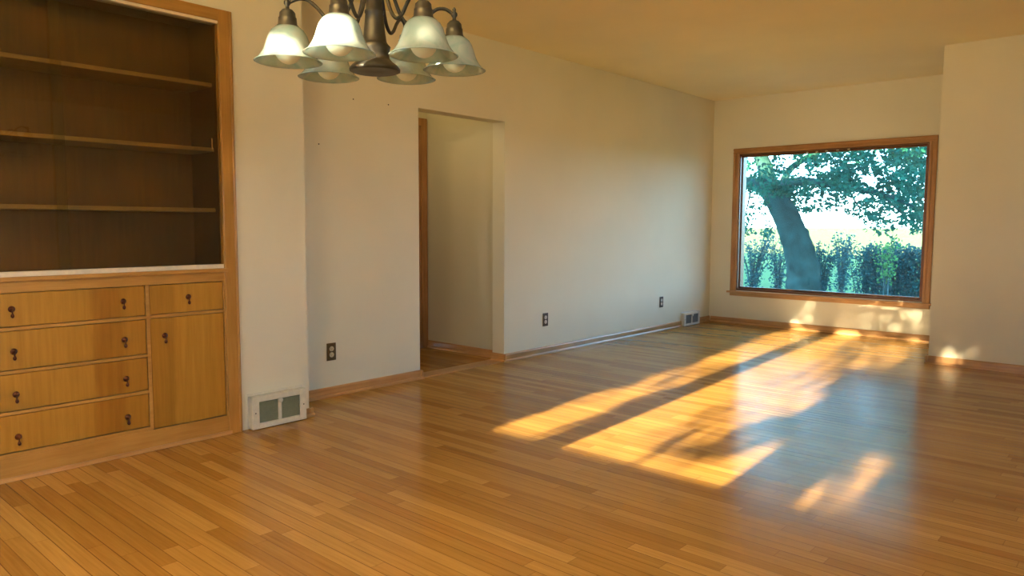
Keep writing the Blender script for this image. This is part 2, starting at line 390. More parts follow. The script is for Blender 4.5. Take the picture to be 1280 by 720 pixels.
# baseboards with shoe moulding
def base_prof(bm, p0, p1, nrm, h=0.065, t=0.012, sh=0.018, st=0.012):
    """extruded along p0-p1, profile with rounded top and a quarter-round shoe"""
    p0 = Vector(p0); p1 = Vector(p1); nrm = Vector(nrm)
    prof = [(0, 0), (t+st, 0), (t+st, sh*0.5), (t+st*0.6, sh*0.9), (t, sh), (t, h-0.012), (t*0.75, h-0.004), (t*0.4, h), (0, h)]
    A = [bm.verts.new(p0+nrm*a+Vector((0, 0, b))) for a, b in prof]; B = [bm.verts.new(p1+nrm*a+Vector((0, 0, b))) for a, b in prof]
    for i in range(len(prof)):
        j = (i+1) % len(prof); bm.faces.new((A[i], A[j], B[j], B[i]))
    bm.faces.new(A); bm.faces.new(list(reversed(B)))
bm = bmesh.new()
base_prof(bm, (0, YJ, 0), (0, Y1+0.0, 0), (1, 0, 0)); base_prof(bm, (0, Y2, 0), (0, 7.335, 0), (1, 0, 0)); base_prof(bm, (0, 7.71, 0), (0, YW, 0), (1, 0, 0))
struct('baseboard_left', bm, M['trim'], 'varnished baseboard along the long wall')
bm = bmesh.new(); base_prof(bm, (-0.13, Y2, 0), (0.024, Y2, 0), (0, -1, 0)); base_prof(bm, (HX, HY, 0), (-0.131, HY, 0), (0, -1, 0)); base_prof(bm, (-0.13, Y1, 0), (0.024, Y1, 0), (0, 1, 0))
struct('baseboard_hall', bm, M['trim_x'], 'dark varnished baseboard in the hall')
bm = bmesh.new(); base_prof(bm, (0.024, YW, 0), (XR, YW, 0), (0, -1, 0)); struct('baseboard_far', bm, M['trim_x'], 'varnished baseboard under the picture window')
bm = bmesh.new(); base_prof(bm, (XP-0.024, YP, 0), (XR, YP, 0), (0, -1, 0)); base_prof(bm, (XP, YP-0.024, 0), (XP, YP+0.12, 0), (-1, 0, 0)); struct('baseboard_partition', bm, M['trim_x'], 'varnished baseboard along the partition')
bm = bmesh.new(); base_prof(bm, (XJ, 2.338, 0), (XJ, YJ+0.022, 0), (1, 0, 0), 0.048, 0.014, 0.022, 0.014); base_prof(bm, (0.05, YJ, 0), (XJ+0.02, YJ, 0), (0, 1, 0), 0.048, 0.014, 0.022, 0.014)
struct('trim_1', bm, M['trim'], 'short wooden corner block of baseboard beside the ivory register')
struct('trim_2', boxes((-0.135, 0.004, Y1-0.0, Y2, 0.0, 0.006)), M['trim'], 'low wooden threshold of the doorway')

# ------------------------------------------------------------------ picture window
w1 = struct('window_1', boxes((WX0, WX0+0.018, YW, YW+0.16, WZ0, WZ1), (WX1-0.018, WX1, YW, YW+0.16, WZ0, WZ1), (WX0, WX1, YW, YW+0.16, WZ1-0.018, WZ1), (WX0, WX1, YW, YW+0.16, WZ0, WZ0+0.018)), M['sash'], 'large picture window with brown wooden casing')
GY = YW+0.065
obj('window_sash', boxes((WX0+0.016, 0.352, GY-0.02, GY+0.02, WZ0+0.016, WZ1-0.016), (2.205, WX1-0.016, GY-0.02, GY+0.02, WZ0+0.016, WZ1-0.016), (0.352, 2.205, GY-0.02, GY+0.02, 1.892, WZ1-0.016), (0.352, 2.205, GY-0.02, GY+0.02, WZ0+0.016, 0.426)), M['sash'], w1, bev=0.004)
obj('window_glass', boxes((0.35, 2.207, GY-0.003, GY+0.003, 0.424, 1.894)), M['glass'], w1)
def casing_side(x0, x1, z0, z1):
    return [(x0, x1, YW-0.016, YW, z0, z1), (x0+(x1-x0)*0.12, x0+(x1-x0)*0.38, YW-0.024, YW-0.015, z0, z1-0.0), (x0+(x1-x0)*0.66, x0+(x1-x0)*0.9, YW-0.021, YW-0.015, z0, z1)]
cx0, cx1, cz0, cz1 = 0.258, 2.314, 0.376, 1.988
obj('window_casing', boxes(*(casing_side(cx0, WX0+0.008, cz0, cz1-0.056) + casing_side(WX1-0.008, cx1, cz0, cz1-0.056))), M['casing'], w1, bev=0.003)
obj('window_casing', boxes((cx0, cx1, YW-0.016, YW, WZ1-0.008, cz1), (cx0, cx1, YW-0.024, YW-0.015, cz1-0.022, cz1-0.006), (cx0, cx1, YW-0.021, YW-0.015, WZ1-0.002, WZ1+0.014)), M['casing_x'], w1, bev=0.003)
obj('window_sill', boxes((cx0-0.03, cx1+0.02, YW-0.042, YW+0.02, 0.356, 0.378), (cx0, cx1, YW-0.018, YW, 0.322, 0.356)), M['trim_x'], w1, bev=0.004)
# row of small curtain-track studs along the head of the window
for px in (1009, 1021, 1033, 1047, 1061):
    p = pix(px, 190.8-(px-1009)*0.085, YW+0.02)
    bm = bmesh.new(); box(bm, p.x-0.011, p.x+0.011, YW+0.012, YW+0.03, p.z-0.006, p.z+0.006); lathe(bm, [(0.003, 0), (0.003, WZ1-0.018-p.z)], p.x, YW+0.02, p.z, 8)
    obj('track_stud', bm, M['ivory'], w1)

# window behind the camera, and one added beside it for fill light
w2 = struct('window_2', boxes(*[q for a, b in PANES for q in ((a-0.0, a+0.012, YB-0.1, YB, BZ0, BZ1), (b-0.012, b, YB-0.1, YB, BZ0, BZ1), (a, b, YB-0.1, YB, BZ0, BZ0+0.004), (a, b, YB-0.1, YB, BZ1-0.012, BZ1))]), M['casing'], 'evening window behind the viewer')
obj('window_casing', boxes((PANES[0][0]-0.08, PANES[0][0], YB, YB+0.016, BZ0-0.02, BZ1+0.08), (PANES[-1][1], PANES[-1][1]+0.08, YB, YB+0.016, BZ0-0.02, BZ1+0.08), (PANES[0][0], PANES[-1][1], YB, YB+0.016, BZ1, BZ1+0.08), (PANES[0][0]-0.1, PANES[-1][1]+0.1, YB, YB+0.02, BZ0-0.09, BZ0-0.002)), M['casing'], w2)
w3 = struct('fill_window', boxes((XR, XR+0.1, -0.1, -0.06, 1.0, 2.1), (XR, XR+0.1, 0.96, 1.0, 1.0, 2.1), (XR, XR+0.1, -0.06, 0.96, 1.0, 1.04), (XR, XR+0.1, -0.06, 0.96, 2.06, 2.1)), M['casing'], 'added fill-light window beyond the right edge')

# ------------------------------------------------------------------ built-in hutch
OY = 1.15                                     # local origin on the floor at its middle
ht = thing('built_in_hutch', 'built-in birch china hutch with glass doors above drawers, set into the wall', 'cabinet', (XJ, OY, 0))
def lb(x0, x1, y0, y1, z0, z1):               # world y to local y, x measured from the wall face
    return (x0, x1, y0-OY, y1-OY, z0, z1)
YL, YR_ = 0.41, 1.89
TZ = 2.145
# carcass lining of the display part
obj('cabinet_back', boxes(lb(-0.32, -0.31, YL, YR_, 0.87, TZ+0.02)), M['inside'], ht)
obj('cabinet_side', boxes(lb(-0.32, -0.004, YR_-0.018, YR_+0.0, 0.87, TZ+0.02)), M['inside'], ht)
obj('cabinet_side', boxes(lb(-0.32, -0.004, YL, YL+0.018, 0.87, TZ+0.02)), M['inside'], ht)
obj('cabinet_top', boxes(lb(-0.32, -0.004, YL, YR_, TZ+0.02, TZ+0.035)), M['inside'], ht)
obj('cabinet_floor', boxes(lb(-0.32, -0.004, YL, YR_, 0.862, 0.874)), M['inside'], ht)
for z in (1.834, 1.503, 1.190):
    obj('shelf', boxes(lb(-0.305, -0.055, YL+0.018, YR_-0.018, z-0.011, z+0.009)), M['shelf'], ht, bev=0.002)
# outer casing
CR = 1.952; CL = 2*OY-CR
obj('casing', boxes(lb(0.0, 0.018, YR_-0.012, CR, 0, 2.206), lb(0.018, 0.024, CR-0.018, CR-0.006, 0, 2.20)), M['birch'], ht, bev=0.003)
obj('casing', boxes(lb(0.0, 0.018, CL, YL+0.012, 0, 2.206), lb(0.018, 0.024, CL+0.006, CL+0.018, 0, 2.20)), M['birch'], ht, bev=0.003)
obj('casing_head', boxes(lb(0.0, 0.018, YL+0.012, YR_-0.012, 2.148, 2.206)), M['birch_y'], ht, bev=0.003)
obj('upper_track', boxes(lb(-0.045, 0.012, YL+0.012, YR_-0.012, 2.134, 2.148)), M['track'], ht, bev=0.001)
obj('lower_track', boxes(lb(-0.045, 0.006, YL+0.012, YR_-0.012, 0.886, 0.908)), M['track'], ht, bev=0.002)
obj('counter_edge', boxes(lb(-0.05, 0.026, YL-0.0, YR_+0.002, 0.868, 0.887)), M['birch_y'], ht, bev=0.003)
# sliding glass
g1 = obj('glass_door', boxes(lb(-0.016, -0.012, 1.118, YR_-0.014, 0.905, 2.14)), M['hutch_glass'], ht)
g2 = obj('glass_door', boxes(lb(-0.030, -0.026, YL+0.014, 1.165, 0.905, 2.14)), M['hutch_glass'], ht)
obj('finger_pull', boxes(lb(-0.012, -0.008, 1.838, 1.842, 1.50, 1.555)), M['birch'], g1)
# lower face frame
cols = [(0.432, 0.808), (0.828, 1.473), (1.492, 1.868)]
rows = [(0.672, 0.818), (0.484, 0.655), (0.305, 0.468), (0.124, 0.289)]
fb = [lb(-0.012, 0.010, YL+0.012, YR_-0.012, 0.820, 0.868), lb(-0.012, 0.010, YL+0.012, YR_-0.012, 0.0, 0.103),
      lb(-0.012, 0.010, YR_-0.022+0.001, YR_-0.012, 0.103, 0.82), lb(-0.012, 0.010, YL+0.012, YL+0.022, 0.103, 0.82),
      lb(-0.012, 0.010, 1.474, 1.491, 0.103, 0.82), lb(-0.012, 0.010, 0.809, 0.827, 0.103, 0.82),
      lb(-0.012, 0.010, 0.432, 0.809, 0.656, 0.671), lb(-0.012, 0.010, 1.491, 1.868, 0.656, 0.671)]
for (a, b), (c, d) in zip(rows, rows[1:]): fb.append(lb(-0.012, 0.010, 0.827, 1.474, d+0.001, a-0.001))
fb.append(lb(-0.012, 0.010, 0.827, 1.474, 0.103, 0.122))
obj('face_frame', boxes(*fb), M['birch_y'], ht, bev=0.0015)
obj('base_shoe', boxes(lb(0.010, 0.022, CL+0.06, CR-0.06, 0.0, 0.02)), M['trim'], ht, bev=0.004)
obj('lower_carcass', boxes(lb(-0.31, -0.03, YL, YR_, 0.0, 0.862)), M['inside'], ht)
def drawer(y0, y1, z0, z1, pulls, name='drawer'):
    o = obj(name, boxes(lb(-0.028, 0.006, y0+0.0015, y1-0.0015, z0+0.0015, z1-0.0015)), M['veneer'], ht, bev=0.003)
    for (yy, zz) in pulls:
        bm = bmesh.new(); y = yy-OY
        lathe(bm, [(0.013, 0.0), (0.014, 0.003), (0.010, 0.006), (0.005, 0.009), (0.004, 0.016), (0.001, 0.017)], 0.006, y, zz+0.012, 16, 'x')
        tube(bm, [Vector((0.017, y, zz+0.012)), Vector((0.020, y, zz+0.004)), Vector((0.018, y, zz-0.008))], 0.0028, 8)
        lathe(bm, [(0.002, -0.026), (0.006, -0.022), (0.0075, -0.016), (0.005, -0.009), (0.003, -0.006)], 0.018, y, zz, 12)
        obj('drop_pull', bm, M['pull'], o, True)
    return o
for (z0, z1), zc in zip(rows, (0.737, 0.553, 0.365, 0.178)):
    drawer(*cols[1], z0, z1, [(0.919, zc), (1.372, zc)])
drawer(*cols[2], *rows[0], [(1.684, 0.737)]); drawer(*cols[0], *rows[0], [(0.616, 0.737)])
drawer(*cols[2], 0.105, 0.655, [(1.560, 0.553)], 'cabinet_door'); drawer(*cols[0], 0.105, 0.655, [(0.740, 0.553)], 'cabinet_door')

# ------------------------------------------------------------------ registers and outlets
def register(label, x, y0, y1, z1, depth, mv, ml, bottom=0.004):
    W = y1-y0
    t = thing('air_register', label, 'vent', (x, y0, bottom)); h = z1-bottom
    f = 0.17*h
    bm = boxes((0, depth, 0, f*0.28, 0, h), (0, depth, W-f*0.28, W, 0, h), (0, depth, 0, W, h-f*0.28, h), (0, depth, 0, W, 0, f*0.28))
    obj('housing', bm, mv, t, bev=0.002)
    m_ = W/2; mw = 0.011*W/0.34
    bm = boxes((depth, depth+0.008, 0, f*1.35, 0, h), (depth, depth+0.008, W-f*1.35, W, 0, h), (depth, depth+0.008, f*1.35, W-f*1.35, h-f, h), (depth, depth+0.008, f*1.35, W-f*1.35, 0, f), (depth, depth+0.006, m_-mw, m_+mw, f, h-f))
    obj('face_plate', bm, mv, t, bev=0.003)
    obj('rear_plate', boxes((0, 0.004, -0.006, W+0.004, 0, h+0.012)), mv, t, bev=0.001)
    for a, b in ((f*1.35, m_-mw), (m_+mw, W-f*1.35)):
        bm = boxes((0.004, 0.006, a, b, f, h-f)); n = 11
        for i in range(n):
            z = f+(h-2*f)*(i+0.5)/n
            vs = [bm.verts.new(p) for p in ((depth-0.012, a, z+0.006), (depth-0.012, b, z+0.006), (depth+0.003, b, z-0.004), (depth+0.003, a, z-0.004), (depth-0.012, a, z+0.0075), (depth-0.012, b, z+0.0075), (depth+0.003, b, z-0.0025), (depth+0.003, a, z-0.0025))]
            for q in ((0, 3, 2, 1), (4, 5, 6, 7), (0, 1, 5, 4), (1, 2, 6, 5), (2, 3, 7, 6), (3, 0, 4, 7)): bm.faces.new([vs[k] for k in q])
        obj('louver_panel', bm, ml, t)
    bm = bmesh.new(); lathe(bm, [(0.015*W/0.34, 0), (0.016*W/0.34, 0.006), (0.010*W/0.34, 0.012), (0.001, 0.013)], depth+0.006, m_, h-f*1.3, 14, 'x')
    obj('lever_knob', bm, mv, t, True)
    for yy in (f*0.6, W-f*0.6):
        bm = bmesh.new(); lathe(bm, [(0.004, 0), (0.003, 0.002), (0.001, 0.0025)], depth+0.008, yy, h*0.5, 10, 'x'); obj('screw', bm, M['bronze'], t)
    return t
register('ivory baseboard air register with green-grey louvers beside the hutch', XJ, 1.992, 2.325, 0.182, 0.045, M['vent'], M['louver'])
register('small white baseboard air register in far corner near picture window', 0.0, 7.345, 7.70, 0.150, 0.035, M['vent_white'], M['louver_grey'])

def outlet(y, z, mp, mr, label):
    t = thing('electrical_outlet', label, 'outlet', (0, y, z), group='outlets on the long wall')
    obj('cover_plate', boxes((0, 0.005, -0.035, 0.035, -0.057, 0.057)), mp, t, bev=0.002)
    for dz in (0.0195, -0.0195):
        bm = bmesh.new(); lathe(bm, [(0.0165, 0.004), (0.0165, 0.0075), (0.0155, 0.0085)], 0, 0, dz, 20, 'x')
        rc = obj('receptacle', bm, mr, t)
        obj('slot', boxes((0.0084, 0.0088, -0.0065, -0.0045, dz-0.002, dz+0.007), (0.0084, 0.0088, 0.0045, 0.0065, dz-0.002, dz+0.006), (0.0084, 0.0088, -0.002, 0.002, dz-0.010, dz-0.006)), M['dark'], rc)
    bm = bmesh.new(); lathe(bm, [(0.0035, 0.005), (0.003, 0.0065)], 0, 0, 0, 10, 'x'); obj('screw', bm, M['bronze'], t)
    return t
outlet(2.757, 0.294, M['plate_bronze'], M['ivory'], 'brown outlet plate with ivory receptacles between hutch and doorway')
outlet(4.953, 0.300, M['plate_black'], M['whiteplastic'], 'dark outlet plate with pale receptacles just beyond the doorway')
outlet(6.908, 0.307, M['plate_black'], M['whiteplastic'], 'dark outlet plate above the baseboard near the small white register')
for p, lab in (((0, 3.245, 1.929), 'tiny dark nail in the wall left of the doorway top'), ((0, 2.956, 1.929), 'tiny dark nail in the wall under the chandelier'), ((0, 2.689, 1.619), 'tiny dark nail in the wall near the corner by the hutch')):
    bm = bmesh.new(); lathe(bm, [(0.0015, 0.0), (0.0015, 0.004), (0.0045, 0.0045), (0.004, 0.0065)], 0, 0, 0, 10, 'x')
    o = obj('nail', bm, M['dark']); o.location = p; o['label'] = lab; o['category'] = 'nail'; o['group'] = 'nails in the long wall'

# ------------------------------------------------------------------ chandelier
CC = Vector((2.308, 1.343, 1.562)); RR = 0.228; PHI = 2.0594
ch = thing('chandelier', 'bronze chandelier with six white alabaster glass shades hanging from the ceiling', 'chandelier', CC)
bm = bmesh.new()
lathe(bm, [(0.001, -0.006), (0.030, -0.006), (0.066, -0.012), (0.0715, -0.010), (0.072, -0.004), (0.064, 0.006), (0.050, 0.016), (0.042, 0.026), (0.0405, 0.038), (0.043, 0.050), (0.045, 0.058), (0.0375, 0.066), (0.034, 0.072), (0.030, 0.10),
           (0.0265, 0.135), (0.0255, 0.148), (0.0275, 0.151), (0.0275, 0.157), (0.0235, 0.160), (0.0225, 0.20), (0.0225, 0.26), (0.027, 0.27), (0.027, 0.28), (0.018, 0.29), (0.014, 0.33), (0.022, 0.36), (0.018, 0.39), (0.008, 0.40), (0.006, 0.44), (0.001, 0.445)], seg=48)
obj('column', bm, M['bronze'], ch, True)
bm = bmesh.new(); lathe(bm, [(0.001, H-CC.z-0.055), (0.012, H-CC.z-0.052), (0.05, H-CC.z-0.03), (0.065, H-CC.z-0.006), (0.065, H-CC.z)], seg=32); obj('canopy', bm, M['bronze'], ch, True)
bm = bmesh.new()
nl = 13; z0 = 0.44; z1 = H-CC.z-0.05
for i in range(nl):
    zc = z0+(z1-z0)*(i+0.5)/nl; hl = (z1-z0)/nl*0.72; pts = []
    for k in range(17):
        a = 2*pi*k/16; q = Vector((0.009*cos(a), 0, hl*sin(a)))
        if i % 2: q = Vector((0, q.x, q.z))
        pts.append(q+Vector((0, 0, zc)))
    tube(bm, pts, 0.002, 6)
obj('chain', bm, M['bronze'], ch, True)
tgt = {0: (424.5, 67), 1: (360.5, 77.5), 2: (411, 97), 3: (508, 99), 4: (568, 88), 5: (529.5, 69.5)}
def shade_centres():
    c = []
    for k in range(6):
        a = PHI+k*pi/3; c.append(CC+Vector((-RR*cos(a), -RR*sin(a), 0)))
    return c
OFFS = []       # small bends of the real arms, metres
for c in shade_centres():
    OFFS.append(Vector((0, 0, 0)))
for k, c in enumerate(shade_centres()):
    # which observed shade is this: the nearest in direction
    v = c-CAM; zc = v.dot(Fw); p = (640+FPX*v.dot(Rt)/zc, 360-FPX*v.dot(Up)/zc)
    j = min(tgt, key=lambda q: (tgt[q][0]-p[0])**2+(tgt[q][1]-p[1])**2)
    d = (Fw+Rt*((tgt[j][0]-640)/FPX)-Up*((tgt[j][1]-360)/FPX)).normalized()
    near = CAM+d*v.dot(d); OFFS[k] = near-c
    S = near-CC                                # local centre of the rim
    rad = Vector((S.x, S.y, 0)); Rk = rad.length; ra = rad/Rk; zr = S.z
    prof = [(0.024, 0.28), (0.036, 0.255), (0.055, 0.20), (0.078, 0.145), (0.105, 0.118+zr*0.5), (0.130, 0.124+zr*0.8), (0.155, 0.150+zr), (0.180, 0.170+zr), (0.205, 0.172+zr), (Rk-0.004, 0.160+zr)]
    pts = spline([ra*a+Vector((0, 0, b)) for a, b in prof], 6)
    bm = bmesh.new(); tube(bm, pts, 0.0052, 10)
    arm = obj('arm', bm, M['bronze'], ch, True)
    bm = bmesh.new()
    lathe(bm, [(0.030, 0.090), (0.031, 0.095), (0.026, 0.100), (0.0245, 0.114), (0.0245, 0.118), (0.0225, 0.120), (0.021, 0.132), (0.014, 0.140), (0.006, 0.143), (0.005, 0.150), (0.009, 0.156), (0.009, 0.162), (0.004, 0.168), (0.0055, 0.173), (0.003, 0.178), (0.0005, 0.181)], S.x, S.y, S.z, 28)
    obj('shade_holder', bm, M['bronze'], ch, True)
    bm = bmesh.new()
    outer = [(0.028, 0.094), (0.033, 0.093), (0.044, 0.084), (0.052, 0.071), (0.057, 0.056), (0.062, 0.040), (0.068, 0.026), (0.076, 0.014), (0.084, 0.005), (0.092, 0.0)]
    inner = [(r_-0.003, z-0.001) for r_, z in reversed(outer)]
    lathe(bm, outer+inner, S.x, S.y, S.z, 48, cap=False)
    obj('glass_shade', bm, M['shade'], ch, True)
    bm = bmesh.new()
    lathe(bm, [(0.0005, -0.006)]+[(0.036*sin(a), 0.030-0.036*cos(a)) for a in [pi*i/14 for i in range(1, 12)]]+[(0.015, 0.066), (0.013, 0.09)], S.x, S.y, S.z, 24)
    obj('bulb', bm, M['bulb'], ch, True)

# ------------------------------------------------------------------ outside
GZ = -0.6
struct('ground_lawn', boxes((-60, 40, -40, 46, GZ-0.2, GZ)), M['lawn'], 'green lawn outside')
struct('ground_field', boxes((-600, 300, 46, 900, GZ-0.2, GZ-0.01)), M['field'], 'pale ripe field to the horizon')
struct('wall_foundation', boxes((-9, XR+0.15, YB-0.15, YW+0.16, GZ, -0.121)), M['ext'])
bm = bmesh.new()
for x in (-9.3, XR+0.6):
    for y, z in ((YB-0.5, 2.75), (YW+0.55, 2.75), (3.4, 4.4)): bm.verts.new((x, y, z))
bm.verts.ensure_lookup_table(); V = bm.verts
for f in ((0, 1, 2), (3, 5, 4), (0, 3, 4, 1), (1, 4, 5, 2), (2, 5, 3, 0)): bm.faces.new([V[i] for i in f])
struct('roof', bm, M['roof'])

def leaves(bm, c, rad, n, size, squash=1.0):
    for _ in range(n):
        while True:
            q = Vector((random.uniform(-1, 1), random.uniform(-1, 1), random.uniform(-1, 1)))
            if q.length < 1: break
        p = c+Vector((q.x*rad, q.y*rad, q.z*rad*squash))
        leaf(bm, p, size*random.uniform(0.6, 1.25))
def leaf(bm, p, s):
    a = Vector((random.gauss(0, 1), random.gauss(0, 1), random.gauss(0, 0.7))).normalized()
    b = a.cross(Vector((random.gauss(0, 1), random.gauss(0, 1), random.gauss(0, 1)))).normalized(); n = a.cross(b)
    v = [bm.verts.new(p-a*s*0.5), bm.verts.new(p+b*s*0.32+n*s*0.1), bm.verts.new(p+a*s*0.5), bm.verts.new(p-b*s*0.32+n*s*0.1)]
    bm.faces.new((v[0], v[1], v[2])); bm.faces.new((v[0], v[2], v[3]))

TY = 16.0
base = pix(1004, 372, TY); base.z = GZ
tree = thing('leaning_tree', 'big leaning tree with spreading leafy limbs outside the picture window', 'tree', base)
def tp(px, py, Y=TY): return pix(px, py, Y)-base
def limb(name, P, r0, r1, seg=14, w_=0.06):
    pts = spline(P, 7); bm = bmesh.new(); tube(bm, pts, lambda t: r0+(r1-r0)*t, seg, w_)
    return obj(name, bm, M['bark'], tree, True)
PXM = (pix(1000, 300, TY)-CAM).dot(Fw)/FPX      # metres per pixel at the tree
tr = bmesh.new()
tube(tr, spline([Vector((0.05, 0, -0.05)), tp(1004, 360), tp(1003, 330), tp(993, 295), tp(978, 262), tp(964, 238), tp(952, 222)], 7), lambda t: PXM*(23-9.0*min(t*1.3, 1)), 18, 0.05)
obj('trunk', tr, M['bark'], tree, True)
limb('limb', [tp(964, 240), tp(948, 231), tp(932, 228), tp(912, 222), tp(880, 210)], PXM*10, PXM*6)
limb('limb', [tp(962, 236), tp(958, 215), tp(951, 195), tp(944, 172), tp(935, 140)], PXM*11, PXM*6)
limb('limb', [tp(968, 240), tp(985, 229, 15.8), tp(1010, 227, 15.5), tp(1045, 231, 15.2), tp(1080, 238, 15), tp(1115, 247, 14.8), tp(1150, 262, 14.6)], PXM*6.5, PXM*1.6)
limb('limb', [tp(975, 243), tp(985, 215, 16.3), tp(1010, 196, 16.5), tp(1050, 178, 16.6), tp(1100, 160, 16.8)], PXM*5, PXM*2)
for P in ([(1060, 234), (1068, 250), (1076, 262)], [(1090, 240), (1108, 232), (1140, 226), (1170, 222)], [(1105, 246), (1122, 262), (1140, 280)], [(1040, 231), (1062, 214), (1090, 206)], [(940, 228), (936, 250), (930, 275)]):
    limb('limb', [tp(a, b, 15.2) for a, b in P], PXM*1.5, PXM*0.5, 8)
fol = bmesh.new(); rnd = random.Random(3)
def cov(px, py):
    """how leafy the crown is in this direction, 0..1"""
    if px < 962: return 0.40 if py < 215 else (0.35 if py < 290 else 0.12)
    if px < 985: return 0.55 if py < 228 else (0.30 if py < 232 else 0.0)
    if px < 1022: return 0.62 if py < 262 else 0.0
    if px < 1062:
        return 0.85 if py < 236 else (0.35 if py < 258 else 0.0)
    if px < 1100: return 0.85 if py < 238 else (0.42 if py < 274 else (0.25 if py < 286 else 0))
    if px < 1135: return 0.9 if py < 262 else (0.5 if py < 280 else 0.10)
    return 0.97 if py < 272 else (0.6 if py < 292 else 0.1)
holes = [(1001, 214, 15, 7), (985, 197, 9, 7), (1083, 222, 13, 9), (1113, 208, 9, 5), (1101, 197, 8, 5), (1040, 205, 6, 4), (1138, 222, 5, 6), (1068, 248, 10, 6), (955, 268, 14, 12)]
cnt = 0
while cnt < 820:
    px = rnd.uniform(905, 1190); py = rnd.uniform(150, 296)
    if rnd.random() > cov(px, py): continue
    if any(((px-a)/rx)**2+((py-b)/ry)**2 < 1 for a, b, rx, ry in holes) and rnd.random() < 0.93: continue
    Y = rnd.uniform(13.2, 17.5) if not (960 < px < 1000 and py > 225) else rnd.uniform(16.5, 17.5)
    c = pix(px, py, Y)-base; leaves(fol, c, rnd.uniform(0.10, 0.20), 15, 0.105, 0.8); cnt += 1
# the crown goes on above what the window shows
for _ in range(620):
    px = rnd.uniform(850, 1230); py = rnd.uniform(-190, 160)
    leaves(fol, pix(px, py, rnd.uniform(13.5, 18.5))-base, 0.32, 12, 0.22, 0.8)
# a leafy sprig in front of the fork
for _ in range(26):
    c = pix(rnd.uniform(955, 990), rnd.uniform(222, 244), 14.6)-base
    if rnd.random() < 0.8: leaves(fol, c, 0.13, 12, 0.10, 0.7)
fo = obj('foliage', fol, M['leaf'], tree); fo['kind'] = 'stuff'

def shrub(name, label, px, Y, hgt, spread, nst, nleaf, mat, cat='shrub', group=None, lean=0.0, lo=0.15):
    b0 = pix(px, 350, Y); b0.z = GZ
    t = thing(name, label, cat, b0, group=group); bs = bmesh.new(); bl = bmesh.new()
    for i in range(nst):
        a = rnd.uniform(0, 2*pi); s = spread*rnd.uniform(0.25, 1.0); hh = hgt*rnd.uniform(0.75, 1.05)
        end = Vector((s*cos(a)+lean*hh, s*sin(a)*0.6, hh)); mid = Vector((end.x*0.35, end.y*0.35, hh*0.5))
        pts = spline([Vector((0.05*cos(a), 0.05*sin(a), -0.03)), mid, end], 5)
        tube(bs, pts, lambda q: 0.016-0.011*q, 6)
        for _ in range(nleaf):
            q = rnd.uniform(lo, 1.0); k = min(int(q*(len(pts)-1)), len(pts)-2); p = pts[k].lerp(pts[k+1], q*(len(pts)-1)-k)
            leaf(bl, p+Vector((rnd.gauss(0, 0.07), rnd.gauss(0, 0.07), rnd.gauss(0, 0.05))), rnd.uniform(0.05, 0.09))
    obj('stems', bs, M['stem'], t); f = obj('foliage', bl, mat, t); f['kind'] = 'stuff'
    return t
shrub('shrub', 'loose blue-green shrub with fanning stems at left edge of the picture window view', 941, 18.5, 1.42, 0.75, 26, 46, M['shrub_leaf'])
shrub('shrub', 'thin airy shrub just left of the leaning tree trunk', 973, 18.0, 1.30, 0.45, 15, 42, M['shrub_leaf'])
shrub('shrub', 'upright shrub close against the right side of the tree trunk', 1028, 16.8, 1.30, 0.34, 18, 60, M['shrub_leaf'])
shrub('shrub', 'tall vase-shaped shrub between tree trunk and hedge', 1051, 19.2, 1.50, 0.42, 18, 60, M['shrub_leaf'])
hb = pix(1115, 350, 17.6); hb.z = GZ
hedge = thing('hedge', 'dense blue-green hedge along the right half of the picture window view', 'hedge', hb)
bs = bmesh.new(); bl = bmesh.new(); pa = pix(1078, 350, 17.6)-hb; pb = pix(1175, 350, 17.0)-hb; pa.z = pb.z = 0
for i in range(95):
    o = pa.lerp(pb, rnd.random())+Vector((rnd.gauss(0, 0.06), rnd.gauss(0, 0.12), 0)); hh = rnd.uniform(1.08, 1.36)
    end = o+Vector((rnd.gauss(0, 0.16), rnd.gauss(0, 0.12), hh)); pts = spline([o, o.lerp(end, 0.5)+Vector((rnd.gauss(0, 0.03), 0, 0)), end], 4)
    tube(bs, pts, lambda q: 0.014-0.009*q, 6)
    for _ in range(85):
        q = rnd.uniform(0.08, 1.0)**0.8; p = o.lerp(end, q)
        leaf(bl, p+Vector((rnd.gauss(0, 0.08), rnd.gauss(0, 0.1), rnd.gauss(0, 0.05))), rnd.uniform(0.05, 0.09))
obj('stems', bs, M['stem'], hedge); f = obj('foliage', bl, M['shrub_leaf'], hedge); f['kind'] = 'stuff'
shrub('sapling', 'bright green leafy sapling rising above the hedge', 1108, 16.2, 1.50, 0.20, 9, 34, M['bright_leaf'], 'sapling', lo=0.5)

# garden growth west of the house, which breaks the low sun into dapples on the floor
GY0 = -3.4
garden = thing('garden_tree', 'leafy garden tree outside the window behind the viewer', 'tree', (2.4, GY0, GZ))
gl_ = bmesh.new(); gt = bmesh.new()
tube(gt, spline([Vector((1.9, -0.6, 0)), Vector((1.8, -0.5, 1.5)), Vector((1.5, -0.3, 2.6)), Vector((0.9, -0.2, 3.6))], 5), lambda q: 0.12-0.06*q, 10)
obj('trunk', gt, M['bark'], garden, True)
